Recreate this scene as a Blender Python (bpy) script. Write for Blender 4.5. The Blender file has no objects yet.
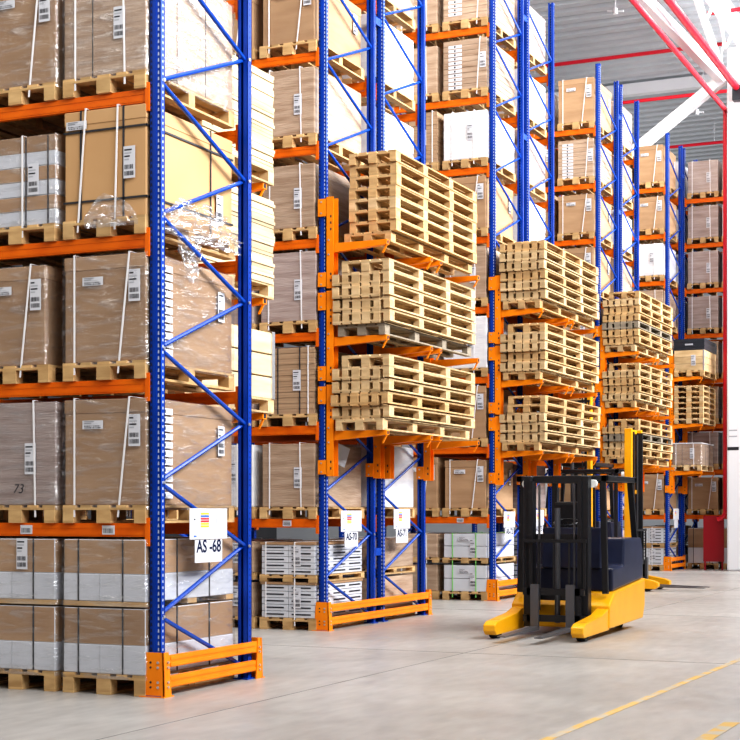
import bpy, bmesh, math, random
from mathutils import Vector, Matrix, noise
random.seed(7)
C = bpy.context.scene.collection
PI = math.pi

# ------------------------------------------------------------------ materials
def mat(name, col, rough=0.5, metal=0.0, spec=0.5, coat=0.0):
    m = bpy.data.materials.new(name); m.use_nodes = True
    b = m.node_tree.nodes['Principled BSDF']
    b.inputs['Base Color'].default_value = (*col, 1)
    b.inputs['Roughness'].default_value = rough
    b.inputs['Metallic'].default_value = metal
    b.inputs['Specular IOR Level'].default_value = spec
    b.inputs['Coat Weight'].default_value = coat
    return m

def noisy(name, c1, c2, scale=(1, 1, 1), nscale=5.0, rough=0.6, bump=0.0, island=0.0, spec=0.4,
          coat=0.0, detail=5.0, bscale=None, lo=.3, hi=.7, objvar=0.0, coatrough=.15):
    m = mat(name, c1, rough, 0, spec, coat)
    nt = m.node_tree; N = nt.nodes; L = nt.links; b = N['Principled BSDF']
    b.inputs['Coat Roughness'].default_value = coatrough
    tc = N.new('ShaderNodeTexCoord'); mp = N.new('ShaderNodeMapping')
    mp.inputs['Scale'].default_value = scale
    L.new(tc.outputs['Object'], mp.inputs['Vector'])
    oi = N.new('ShaderNodeObjectInfo')
    ad = N.new('ShaderNodeVectorMath'); ad.operation = 'ADD'
    sc = N.new('ShaderNodeMath'); sc.operation = 'MULTIPLY'; sc.inputs[1].default_value = 37.0
    L.new(oi.outputs['Random'], sc.inputs[0])
    L.new(mp.outputs['Vector'], ad.inputs[0]); L.new(sc.outputs[0], ad.inputs[1])
    nz = N.new('ShaderNodeTexNoise'); nz.inputs['Scale'].default_value = nscale
    nz.inputs['Detail'].default_value = detail
    L.new(ad.outputs[0], nz.inputs['Vector'])
    rp = N.new('ShaderNodeValToRGB')
    rp.color_ramp.elements[0].position = lo; rp.color_ramp.elements[1].position = hi
    rp.color_ramp.elements[0].color = (*c1, 1); rp.color_ramp.elements[1].color = (*c2, 1)
    L.new(nz.outputs['Fac'], rp.inputs['Fac'])
    out = rp.outputs['Color']
    for src, amt in (('island', island), ('obj', objvar)):
        if amt:
            if src == 'island':
                g = N.new('ShaderNodeNewGeometry'); v = g.outputs['Random Per Island']
            else:
                v = oi.outputs['Random']
            mr = N.new('ShaderNodeMapRange'); mr.inputs['To Min'].default_value = 1 - amt
            mr.inputs['To Max'].default_value = 1 + amt * .5
            L.new(v, mr.inputs['Value'])
            mx = N.new('ShaderNodeMix'); mx.data_type = 'RGBA'; mx.blend_type = 'MULTIPLY'
            mx.inputs['Factor'].default_value = 1
            L.new(out, mx.inputs['A']); L.new(mr.outputs[0], mx.inputs['B'])
            out = mx.outputs['Result']
    L.new(out, b.inputs['Base Color'])
    if bump:
        bn = N.new('ShaderNodeTexNoise'); bn.inputs['Scale'].default_value = bscale or nscale * 2
        bn.inputs['Detail'].default_value = 3
        L.new(ad.outputs[0], bn.inputs['Vector'])
        bp = N.new('ShaderNodeBump'); bp.inputs['Strength'].default_value = bump
        bp.inputs['Distance'].default_value = .02
        L.new(bn.outputs['Fac'], bp.inputs['Height'])
        L.new(bp.outputs['Normal'], b.inputs['Normal'])
        if coat: L.new(bp.outputs['Normal'], b.inputs['Coat Normal'])
    return m

M = {}
M['blue'] = noisy('blue_paint', (.0015, .034, .27), (.003, .05, .38), nscale=3, rough=.38, spec=.22)
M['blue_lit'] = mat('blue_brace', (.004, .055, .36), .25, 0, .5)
M['orange'] = noisy('orange_paint', (.66, .11, .003), (.80, .165, .005), nscale=4, rough=.42, spec=.2)
M['guard'] = noisy('guard_orange', (.86, .22, .004), (.92, .27, .006), nscale=4, rough=.4, spec=.25)
M['hole'] = mat('slot_dark', (.004, .006, .02), .8)
M['hole_pale'] = mat('slot_pale', (.42, .47, .62), .6)
M['steel'] = mat('galvanised_steel', (.6, .6, .62), .35, .8)
M['wood'] = noisy('pallet_wood', (.46, .27, .11), (.68, .45, .21), scale=(1.5, 6, 6), nscale=2.2, rough=.75, island=.38, objvar=.12)
M['wood_pale'] = noisy('pale_new_wood', (.50, .33, .155), (.74, .54, .30), scale=(1.5, 5, 5), nscale=2, rough=.7, island=.36, objvar=.1)
M['wood_grey'] = noisy('weathered_wood', (.20, .165, .12), (.36, .30, .22), scale=(1.5, 6, 6), nscale=2.4, rough=.85, island=.3)
M['plank'] = noisy('pale_planks', (.50, .38, .21), (.66, .53, .33), scale=(3, .7, 5), nscale=2, rough=.6, island=.3)
M['card'] = noisy('brown_cardboard', (.36, .215, .115), (.45, .285, .16), scale=(1, 1, 5), nscale=1.6, rough=.75, objvar=.15)
M['card_tan'] = noisy('tan_cardboard', (.50, .29, .13), (.56, .34, .165), scale=(1, 1, 1), nscale=1.2, rough=.8)
M['card_wrap'] = noisy('film_wrapped_cardboard', (.33, .215, .135), (.52, .38, .27), scale=(.8, .8, 7), nscale=2.4, rough=.5, coat=.55, bump=.35, bscale=9, objvar=.15, coatrough=.12)
M['mauve_wrap'] = noisy('film_wrapped_grey_brown', (.30, .22, .19), (.46, .37, .33), scale=(.8, .8, 8), nscale=2.2, rough=.45, coat=.6, bump=.35, bscale=9, objvar=.12)
M['card_edge'] = noisy('stacked_sheet_edges', (.30, .19, .11), (.46, .31, .19), scale=(.4, .4, 26), nscale=2.0, rough=.7, objvar=.15)
M['white_card'] = noisy('white_cardboard', (.56, .575, .61), (.68, .69, .72), nscale=1.5, rough=.55, coat=.3)
M['white_wrap'] = noisy('white_wrapped_load', (.66, .66, .68), (.82, .81, .80), scale=(1, 1, 4), nscale=2.5, rough=.4, coat=.6, bump=.3, bscale=8)
M['dark_band'] = mat('black_band', (.025, .025, .03), .5)
M['strap'] = mat('white_strap', (.82, .80, .80), .35)
M['green_strap'] = mat('green_strap', (.22, .62, .15), .4)
M['paper'] = mat('white_paper', (.62, .62, .65), .6)
M['ink'] = mat('black_ink', (.02, .02, .025), .6)
M['ink_navy'] = mat('navy_ink', (.006, .012, .05), .8, spec=.1)
M['ink_grey'] = mat('grey_ink', (.42, .43, .46), .6)
M['p_yellow'] = mat('sign_yellow', (.90, .62, .02), .5)
M['p_blue'] = mat('sign_blue', (.05, .16, .60), .5)
M['p_red'] = mat('sign_red', (.72, .03, .04), .5)
M['red_pipe'] = mat('red_pipe_paint', (.62, .012, .03), .35)
M['red_board'] = mat('red_board', (.30, .004, .012), .45)
M['white_steel'] = mat('white_painted_steel', (.84, .85, .87), .4)
M['yellow'] = noisy('truck_yellow', (.86, .37, .003), (.92, .45, .006), nscale=2, rough=.35, coat=.3)
M['navy'] = noisy('truck_dark_body', (.014, .018, .042), (.03, .036, .075), nscale=2, rough=.35, coat=.3)
M['black'] = mat('truck_black', (.012, .012, .014), .4)
M['rubber'] = mat('rubber', (.018, .018, .018), .8)
M['fork'] = mat('fork_steel', (.14, .14, .15), .4, .6)
M['lamp'] = mat('lamp_lens', (.9, .9, .85), .2)
M['crate_black'] = mat('black_plastic_crate', (.018, .022, .03), .45)
M['tape'] = noisy('worn_yellow_tape', (.50, .44, .34), (.66, .42, .11), nscale=5, rough=.6, lo=.42, hi=.56)

def film_mat():
    m = bpy.data.materials.new('clear_stretch_film'); m.use_nodes = True
    nt = m.node_tree; N = nt.nodes; L = nt.links
    N.remove(N['Principled BSDF']); out = N['Material Output']
    tr = N.new('ShaderNodeBsdfTransparent'); tr.inputs[0].default_value = (.95, .95, .96, 1)
    gl = N.new('ShaderNodeBsdfGlossy'); gl.inputs['Roughness'].default_value = .13
    df = N.new('ShaderNodeBsdfDiffuse'); df.inputs[0].default_value = (.85, .85, .88, 1)
    tc = N.new('ShaderNodeTexCoord'); mp = N.new('ShaderNodeMapping'); mp.inputs['Rotation'].default_value = (.12, .16, .1)
    mp.inputs['Scale'].default_value = (.55, .55, 3.2)
    L.new(tc.outputs['Object'], mp.inputs[0])
    nz = N.new('ShaderNodeTexNoise'); nz.inputs['Scale'].default_value = 7; nz.inputs['Detail'].default_value = 4
    nz.inputs['Distortion'].default_value = .5
    L.new(mp.outputs[0], nz.inputs['Vector'])
    bp = N.new('ShaderNodeBump'); bp.inputs['Strength'].default_value = .8; bp.inputs['Distance'].default_value = .03
    L.new(nz.outputs['Fac'], bp.inputs['Height'])
    L.new(bp.outputs[0], gl.inputs['Normal'])
    m1 = N.new('ShaderNodeMixShader'); m1.inputs[0].default_value = .25
    L.new(gl.outputs[0], m1.inputs[1]); L.new(df.outputs[0], m1.inputs[2])
    rp = N.new('ShaderNodeMapRange'); rp.inputs['From Min'].default_value = .48; rp.inputs['From Max'].default_value = .74
    rp.inputs['To Min'].default_value = .08; rp.inputs['To Max'].default_value = .42
    L.new(nz.outputs['Fac'], rp.inputs[0])
    m2 = N.new('ShaderNodeMixShader'); L.new(rp.outputs[0], m2.inputs[0])
    L.new(tr.outputs[0], m2.inputs[1]); L.new(m1.outputs[0], m2.inputs[2])
    L.new(m2.outputs[0], out.inputs['Surface'])
    return m
M['film'] = film_mat()

def floor_mat():
    m = noisy('polished_concrete', (.33, .31, .285), (.45, .43, .40), nscale=.5, rough=.3, spec=.4, detail=8)
    nt = m.node_tree; N = nt.nodes; L = nt.links; b = N['Principled BSDF']
    tc = N.new('ShaderNodeTexCoord')
    n2 = N.new('ShaderNodeTexNoise'); n2.inputs['Scale'].default_value = 2.3; n2.inputs['Detail'].default_value = 7
    L.new(tc.outputs['Object'], n2.inputs['Vector'])
    mr = N.new('ShaderNodeMapRange'); mr.inputs['To Min'].default_value = .22; mr.inputs['To Max'].default_value = .5
    L.new(n2.outputs['Fac'], mr.inputs[0]); L.new(mr.outputs[0], b.inputs['Roughness'])
    v = N.new('ShaderNodeTexNoise'); v.inputs['Scale'].default_value = 9; v.inputs['Detail'].default_value = 8
    mp = N.new('ShaderNodeMapping'); mp.inputs['Scale'].default_value = (1, .25, 1); mp.inputs['Rotation'].default_value = (0, 0, .3)
    L.new(tc.outputs['Object'], mp.inputs[0]); L.new(mp.outputs[0], v.inputs['Vector'])
    r2 = N.new('ShaderNodeMapRange'); r2.inputs['From Min'].default_value = .3; r2.inputs['From Max'].default_value = .7
    r2.inputs['To Min'].default_value = .86; r2.inputs['To Max'].default_value = 1.08
    L.new(v.outputs['Fac'], r2.inputs[0])
    src = b.inputs['Base Color'].links[0].from_socket
    mx = N.new('ShaderNodeMix'); mx.data_type = 'RGBA'; mx.blend_type = 'MULTIPLY'; mx.inputs['Factor'].default_value = 1
    L.new(src, mx.inputs['A']); L.new(r2.outputs[0], mx.inputs['B']); L.new(mx.outputs['Result'], b.inputs['Base Color'])
    return m
M['floor'] = floor_mat()
M['roof'] = noisy('galvanised_roof_deck', (.52, .55, .58), (.60, .63, .66), nscale=.4, rough=.4, spec=.4)
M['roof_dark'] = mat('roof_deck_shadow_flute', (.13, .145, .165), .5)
M['joint'] = mat('joint_sealant', (.17, .16, .15), .7)
M['wall_shaded'] = noisy('shade_toned_wall_panel', (.06, .06, .065), (.09, .09, .095), nscale=.6, rough=.7)  # left wall colour darkened so the depth seen through the racks looks shaded
M['wall'] = noisy('pale_wall_panel', (.62, .64, .67), (.68, .70, .73), nscale=.6, rough=.6)

# ------------------------------------------------------------------ mesh builder
class MB:
    def __init__(s): s.v = []; s.f = []; s.mi = []; s.ms = []
    def slot(s, m):
        if m not in s.ms: s.ms.append(m)
        return s.ms.index(m)
    def box(s, x0, x1, y0, y1, z0, z1, m, M4=None):
        k = len(s.v); i = s.slot(m)
        P = [Vector(p) for p in ((x0, y0, z0), (x1, y0, z0), (x1, y1, z0), (x0, y1, z0), (x0, y0, z1), (x1, y0, z1), (x1, y1, z1), (x0, y1, z1))]
        if M4 is not None: P = [M4 @ p for p in P]
        s.v += P
        for f in ((0, 3, 2, 1), (4, 5, 6, 7), (0, 1, 5, 4), (1, 2, 6, 5), (2, 3, 7, 6), (3, 0, 4, 7)):
            s.f.append(tuple(k + a for a in f)); s.mi.append(i)
        return s
    def hexa(s, P, m):
        k = len(s.v); i = s.slot(m); s.v += [Vector(p) for p in P]
        for f in ((0, 3, 2, 1), (4, 5, 6, 7), (0, 1, 5, 4), (1, 2, 6, 5), (2, 3, 7, 6), (3, 0, 4, 7)):
            s.f.append(tuple(k + a for a in f)); s.mi.append(i)
        return s
    def bar(s, a, b, w, h, m):
        a = Vector(a); b = Vector(b); d = (b - a); l = d.length; d.normalize()
        up = Vector((0, 0, 1)) if abs(d.z) < .95 else Vector((1, 0, 0))
        x = d.cross(up).normalized(); z = x.cross(d)
        R = Matrix((x, d, z)).transposed().to_4x4(); R.translation = a
        return s.box(-w / 2, w / 2, 0, l, -h / 2, h / 2, m, R)
    def tube(s, a, b, r, m, n=10, r2=None, caps=True):
        r2 = r if r2 is None else r2
        a = Vector(a); b = Vector(b); d = (b - a).normalized()
        up = Vector((0, 0, 1)) if abs(d.z) < .95 else Vector((1, 0, 0))
        x = d.cross(up).normalized(); z = x.cross(d)
        k = len(s.v); i = s.slot(m)
        for q in range(n):
            t = 2 * PI * q / n; o = x * math.cos(t) + z * math.sin(t)
            s.v.append(a + o * r); s.v.append(b + o * r2)
        for q in range(n):
            p = (q + 1) % n
            s.f.append((k + 2 * q, k + 2 * q + 1, k + 2 * p + 1, k + 2 * p)); s.mi.append(i)
        if caps:
            s.f.append(tuple(k + 2 * q for q in range(n))); s.mi.append(i)
            s.f.append(tuple(k + 2 * q + 1 for q in reversed(range(n)))); s.mi.append(i)
        return s
    def quad(s, P, m):
        k = len(s.v); i = s.slot(m); s.v += [Vector(p) for p in P]
        s.f.append(tuple(range(k, k + len(P)))); s.mi.append(i)
        return s
    def prism(s, prof, x0, x1, m):      # profile in (y,z), extruded along x
        k = len(s.v); i = s.slot(m); n = len(prof)
        for x in (x0, x1):
            for (y, z) in prof: s.v.append(Vector((x, y, z)))
        for q in range(n):
            p = (q + 1) % n
            s.f.append((k + q, k + p, k + n + p, k + n + q)); s.mi.append(i)
        s.f.append(tuple(k + q for q in reversed(range(n)))); s.mi.append(i)
        s.f.append(tuple(k + n + q for q in range(n))); s.mi.append(i)
        return s
    def mesh(s, name, bevel=0, smooth=False):
        me = bpy.data.meshes.new(name)
        me.from_pydata([tuple(p) for p in s.v], [], s.f)
        for m in s.ms: me.materials.append(M[m])
        for p, i in zip(me.polygons, s.mi): p.material_index = i
        bm = bmesh.new(); bm.from_mesh(me)
        bmesh.ops.recalc_face_normals(bm, faces=bm.faces)
        if bevel:
            bmesh.ops.bevel(bm, geom=list(bm.edges), offset=bevel, segments=2 if bevel > .006 else 1, affect='EDGES', profile=.6)
        bm.to_mesh(me); bm.free()
        if smooth:
            for p in me.polygons: p.use_smooth = True
        return me

def put(name, me, parent=None, loc=(0, 0, 0), rotz=0):
    o = bpy.data.objects.new(name, me); C.objects.link(o)
    o.location = loc; o.rotation_euler = (0, 0, rotz)
    if parent: o.parent = parent
    return o
def text_mesh(c, name, parent, loc, rz):
    t = bpy.data.objects.new('tmp', c); C.objects.link(t); bpy.context.view_layer.update()
    me = bpy.data.meshes.new_from_object(t.evaluated_get(bpy.context.evaluated_depsgraph_get()))
    me.name = name; bpy.data.objects.remove(t)
    if not me.materials: me.materials.append(c.materials[0])
    o = put(name, me, parent, loc); o.rotation_euler = (PI / 2, 0, rz); return o
LABELS = {}
def tag(o, label, cat, group=None, kind=None):
    n = len(label.split())
    assert 4 <= n <= 16, (n, label)
    if label in LABELS and group is None: print('DUPLICATE LABEL', label)
    LABELS[label] = 1
    o['label'] = label; o['category'] = cat
    if group: o['group'] = group
    if kind: o['kind'] = kind
    return o
def struct(o):
    o['kind'] = 'structure'; return o
def copy_tree(o, parent=None):
    c = o.copy(); C.objects.link(c)
    if parent: c.parent = parent
    for ch in [x for x in KIDS.get(o.name, [])]:
        copy_tree(ch, c)
    return c
KIDS = {}
def child(o, parent):
    o.parent = parent; KIDS.setdefault(parent.name, []).append(o); return o

# ------------------------------------------------------------------ rack constants
D = 1.52          # frame depth
LV = [0] + [1.345 + 1.172 * i for i in range(8)]     # beam centre heights, levels 1..8
TOP = 10.95
BAY = 2.78
ROWS = {1: (0, 0), 2: (-1.78, 6.675), 3: (-2.02, 13.57), 4: (-2.30, 20.9), 5: (-2.37, 27.4)}
V2 = 1.76          # rear frame of a double row

# posts --------------------------------------------------------------
def post_mesh(rear, top=TOP):
    b = MB(); w = .05; dd = .07
    # open C profile upright: web, two flanges, small returns (open side looks into the frame)
    if rear:
        b.box(-w, w, dd - .006, dd, 0, top, 'blue')
        b.box(-w, -w + .006, 0, dd, 0, top, 'blue'); b.box(w - .006, w, 0, dd, 0, top, 'blue')
        b.box(-w, -w + .03, 0, .006, 0, top, 'blue'); b.box(w - .045, w, 0, .006, 0, top, 'blue')
    else:
        b.box(-w, w, 0, .006, 0, top, 'blue')
        b.box(-w, -w + .006, 0, dd, 0, top, 'blue'); b.box(w - .006, w, 0, dd, 0, top, 'blue')
        b.box(-w, -w + .03, dd - .006, dd, 0, top, 'blue'); b.box(w - .03, w, dd - .006, dd, 0, top, 'blue')
    z = .12
    while z < top - .05:
        e = .0012
        if rear:
            for x in (-.012,):
                b.quad([(x - .013, dd - .0075, z), (x + .015, dd - .0075, z), (x + .011, dd - .0075, z + .030), (x - .009, dd - .0075, z + .030)], 'hole_pale')
            y = .038
            b.quad([(w + e, y - .006, z), (w + e, y + .006, z), (w + e, y + .006, z + .018), (w + e, y - .006, z + .018)], 'hole')
        else:
            for x in (-.034, .034):
                b.quad([(x - .008, -e, z), (x + .008, -e, z), (x + .005, -e, z + .028), (x - .005, -e, z + .028)], 'hole' if x < 0 else 'hole_pale')
            y = .038
            b.quad([(w + e, y - .008, z), (w + e, y + .008, z), (w + e, y + .008, z + .022), (w + e, y - .008, z + .022)], 'hole_pale')
        z += .05
    # thin ridge line of the embossed centre of the front face
    if not rear:
        b.box(-.016, .016, -.006, 0, 0.1, top, 'blue')
    return b.mesh('upright_post')
POST_F = post_mesh(False); POST_R = post_mesh(True)
PLATE = MB().box(-.075, .075, -.03, .12, 0, .012, 'blue').mesh('foot_plate')
def brace_mesh(za, ya, zb, yb):
    b = MB(); b.tube((0, ya, za), (0, yb, zb), .019, 'blue_lit', 8)
    return b.mesh('brace', smooth=False)
BR_DOWN = brace_mesh(0, .05, -.542, D - .05)     # front node down to rear node
BR_UP = brace_mesh(0, .05, .543, D - .05)        # front node up to rear node
BOLT = MB().tube((.0, 0, 0), (.012, 0, 0), .014, 'steel', 8).mesh('bolt')

def frame(u, v, label, bolts=False, group=None, nmax=99):
    r = put('upright_frame', None, None, (u, v, 0))
    tag(r, label, 'rack frame', group)
    put('post', POST_F, r); put('post', POST_R, r, (0, D - .07, 0))
    put('foot_plate', PLATE, r, (0, 0, 0)); put('foot_plate', PLATE, r, (0, D - .09, 0))
    k = 0
    while True:
        z = .645 + 1.085 * k
        if z > TOP - .1: break
        put('brace', BR_DOWN, r, (0.012, 0, z))
        if z + .543 < TOP: put('brace', BR_UP, r, (-.012, 0, z))
        if bolts and z < 6:
            put('bolt', BOLT, r, (.05, .05, z)); put('bolt', BOLT, r, (.05, D - .05, z + .5425))
        k += 1
    return r

# beams --------------------------------------------------------------
def beam_mesh(length):
    b = MB()
    b.box(-length + .06, -.06, 0, .045, -.055, .055, 'orange')
    b.box(-length + .06, -.06, -.004, 0, .012, .042, 'orange')     # raised flute
    b.box(-length + .06, -.06, -.004, 0, -.042, -.012, 'orange')
    return b.mesh('shelf_beam')
BEAM = beam_mesh(BAY)
CONN = MB().box(-.085, -.045, -.014, .05, -.13, .10, 'orange').mesh('end_connector')
CONN_L = MB().box(-BAY + .045, -BAY + .085, -.014, .05, -.13, .10, 'orange').mesh('end_connector')
def beam(u, v, z, label, side=1):
    r = put('shelf_beam', BEAM, None, (u, v, z))
    put('end_connector', CONN, r); put('end_connector', CONN_L, r)
    tag(r, label, 'shelf beam')
    return r

ORD = {0: 'floor level', 1: 'first shelf', 2: 'second shelf', 3: 'third shelf', 4: 'fourth shelf', 5: 'fifth shelf', 6: 'sixth shelf', 7: 'seventh shelf', 8: 'eighth shelf'}
ROWN = {1: 'the AS-68 rack', 2: 'the AS-70 rack', 3: 'the third rack', 4: 'the fourth rack', 5: 'the farthest rack'}

# ------------------------------------------------------------------ pallets
PW, PD, PH = .80, 1.46, .148
def pallet_parts(w, d, h, wood, nblk=3, kind='shelf'):
    """blocks, deck boards (across), runners (along the depth)"""
    bx = (w * .13, w * .17, w * .13)
    xs = [(0, bx[0]), (w / 2 - bx[1] / 2, w / 2 + bx[1] / 2), (w - bx[2], w)]
    bt = .02; blk = .10 * (d / 1.46)
    if nblk == 4: blk = .15
    ys = [i * (d - blk) / (nblk - 1) for i in range(nblk)]
    deck = MB(); run = []; blocks = []
    for (a, b_) in xs:
        run.append(MB().box(a, b_, 0, d, 0, bt, wood).mesh('runner'))
    for y in ys:
        for (a, b_) in xs:
            blocks.append(MB().box(a, b_, y, y + blk, bt, h - 2 * bt, wood).mesh('block'))
        deck.box(0, w, y, y + blk, h - 2 * bt, h - bt, wood)
    n = 7 if nblk == 3 else 5
    if nblk == 3:      # deck boards run along the depth
        n = 5
        for i in range(n):
            bw = w * (.15 if i in (0, 2, 4) else .125)
            x = i * (w - bw) / (n - 1)
            deck.box(x, x + bw, 0, d, h - bt, h, wood)
    else:
        for i in range(n):
            bw = w * .17; x = i * (w - bw) / (n - 1)
            deck.box(x, x + bw, 0, d, h - bt, h, wood)
    return deck.mesh('deck'), run, blocks
PCACHE = {}
def pallet(name, w, d, h, wood, nblk, detailed):
    key = (w, d, h, wood, nblk, detailed)
    if key not in PCACHE:
        deck, run, blocks = pallet_parts(w, d, h, wood, nblk)
        if not detailed:
            bm = bmesh.new()
            for me in [deck] + run + blocks: bm.from_mesh(me)
            me = bpy.data.meshes.new(name); bm.to_mesh(me); bm.free(); me.materials.append(M[wood])
            PCACHE[key] = me
        else: PCACHE[key] = (deck, run, blocks)
    c = PCACHE[key]
    if not detailed: return put(name, c)
    r = put(name, None)
    put('deck', c[0], r)
    for m in c[1]: put('runner', m, r)
    for m in c[2]: put('block', m, r)
    return r

# ------------------------------------------------------------------ loads
def label_mesh(w, h, seed=0):
    rr = random.Random(seed); b = MB()
    b.box(0, w, -.002, 0, 0, h, 'paper')
    e = -.0035
    for i in range(4):
        z = h * (.86 - i * .10); l = w * (.35 + .5 * rr.random())
        b.quad([(w * .08, e, z), (w * .08 + l * .85, e, z), (w * .08 + l * .85, e, z + h * .045), (w * .08, e, z + h * .045)], 'ink_grey' if i % 2 else 'ink')
    for (za, zb) in ((.08, .22), (.28, .42)):
        x = .1
        while x < .86:
            bw = rr.choice((.02, .035, .05))
            b.quad([(w * x, e, h * za), (w * (x + bw), e, h * za), (w * (x + bw), e, h * zb), (w * x, e, h * zb)], 'ink')
            x += bw + rr.choice((.025, .04))
    return b.mesh('shipping_label')
LAB = [label_mesh(.11, .26, i) for i in range(3)]
LABW = label_mesh(.2, .07, 9)
def dot_labels_mesh(n, dz):
    b = MB()
    for i in range(n):
        z = -i * dz
        b.box(0, .24, -.002, 0, z, z + .052, 'paper')
        b.quad([(.10, -.0035, z + .012), (.13, -.0035, z + .012), (.13, -.0035, z + .042), (.10, -.0035, z + .042)], 'ink')
        b.quad([(.15, -.0035, z + .018), (.22, -.0035, z + .018), (.22, -.0035, z + .03), (.15, -.0035, z + .03)], 'ink_grey')
    return b.mesh('carton_sticker_column')
DOTS = dot_labels_mesh(11, .069)

def film_mesh(w, d, h, seed):
    """slightly rumpled film round the four sides and over the top rim"""
    bm = bmesh.new(); n = 14; nz_ = 12; off = .010
    ring = []
    pts = []
    for i in range(n): pts.append((w * i / n, 0, 0, -1))
    for i in range(n): pts.append((w, d * i / n, 1, 0))
    for i in range(n): pts.append((w - w * i / n, d, 0, 1))
    for i in range(n): pts.append((0, d - d * i / n, -1, 0))
    rows = []
    for k in range(nz_ + 1):
        z = -.04 + (h + .045) * k / nz_
        row = []
        for (x, y, nx, ny) in pts:
            a = off + .009 * noise.noise(Vector((x * 5 + seed, y * 5, z * 9)))
            cx = -1 if x == 0 else (1 if x == w else 0); cy = -1 if y == 0 else (1 if y == d else 0)
            row.append(bm.verts.new((x + (cx or nx) * a, y + (cy or ny) * a, z)))
        rows.append(row)
    for k in range(nz_):
        for i in range(len(pts)):
            j = (i + 1) % len(pts)
            bm.faces.new((rows[k][i], rows[k][j], rows[k + 1][j], rows[k + 1][i]))
    me = bpy.data.meshes.new('stretch_wrap'); bm.to_mesh(me); bm.free(); me.materials.append(M['film'])
    for p in me.polygons: p.use_smooth = True
    return me

def strap_mesh(x, d, h, m='strap', w=.016, lean=0.0, below=.10):
    """vertical strap over the front, top and back of a load and round its pallet"""
    b = MB(); t = .004; e = .013
    P = [(x + lean, -e, -below), (x + lean + w, -e, -below), (x + lean + w, -e - t, -below), (x + lean, -e - t, -below),
         (x, -e, h + .012), (x + w, -e, h + .012), (x + w, -e - t, h + .012), (x, -e - t, h + .012)]
    b.hexa(P, m)
    b.box(x, x + w, -e - t, d + e + t, h + .012, h + .012 + t, m)
    b.box(x, x + w, d + e, d + e + t, -below, h + .012, m)
    return b.mesh('strap')
def band_side(y, w, h, m='dark_band', bw=.014):
    b = MB(); e = .006
    b.box(w, w + e, y, y + bw, 0, h, m); b.box(0, w + e, y, y + bw, h, h + e, m)
    return b.mesh('band')

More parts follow.
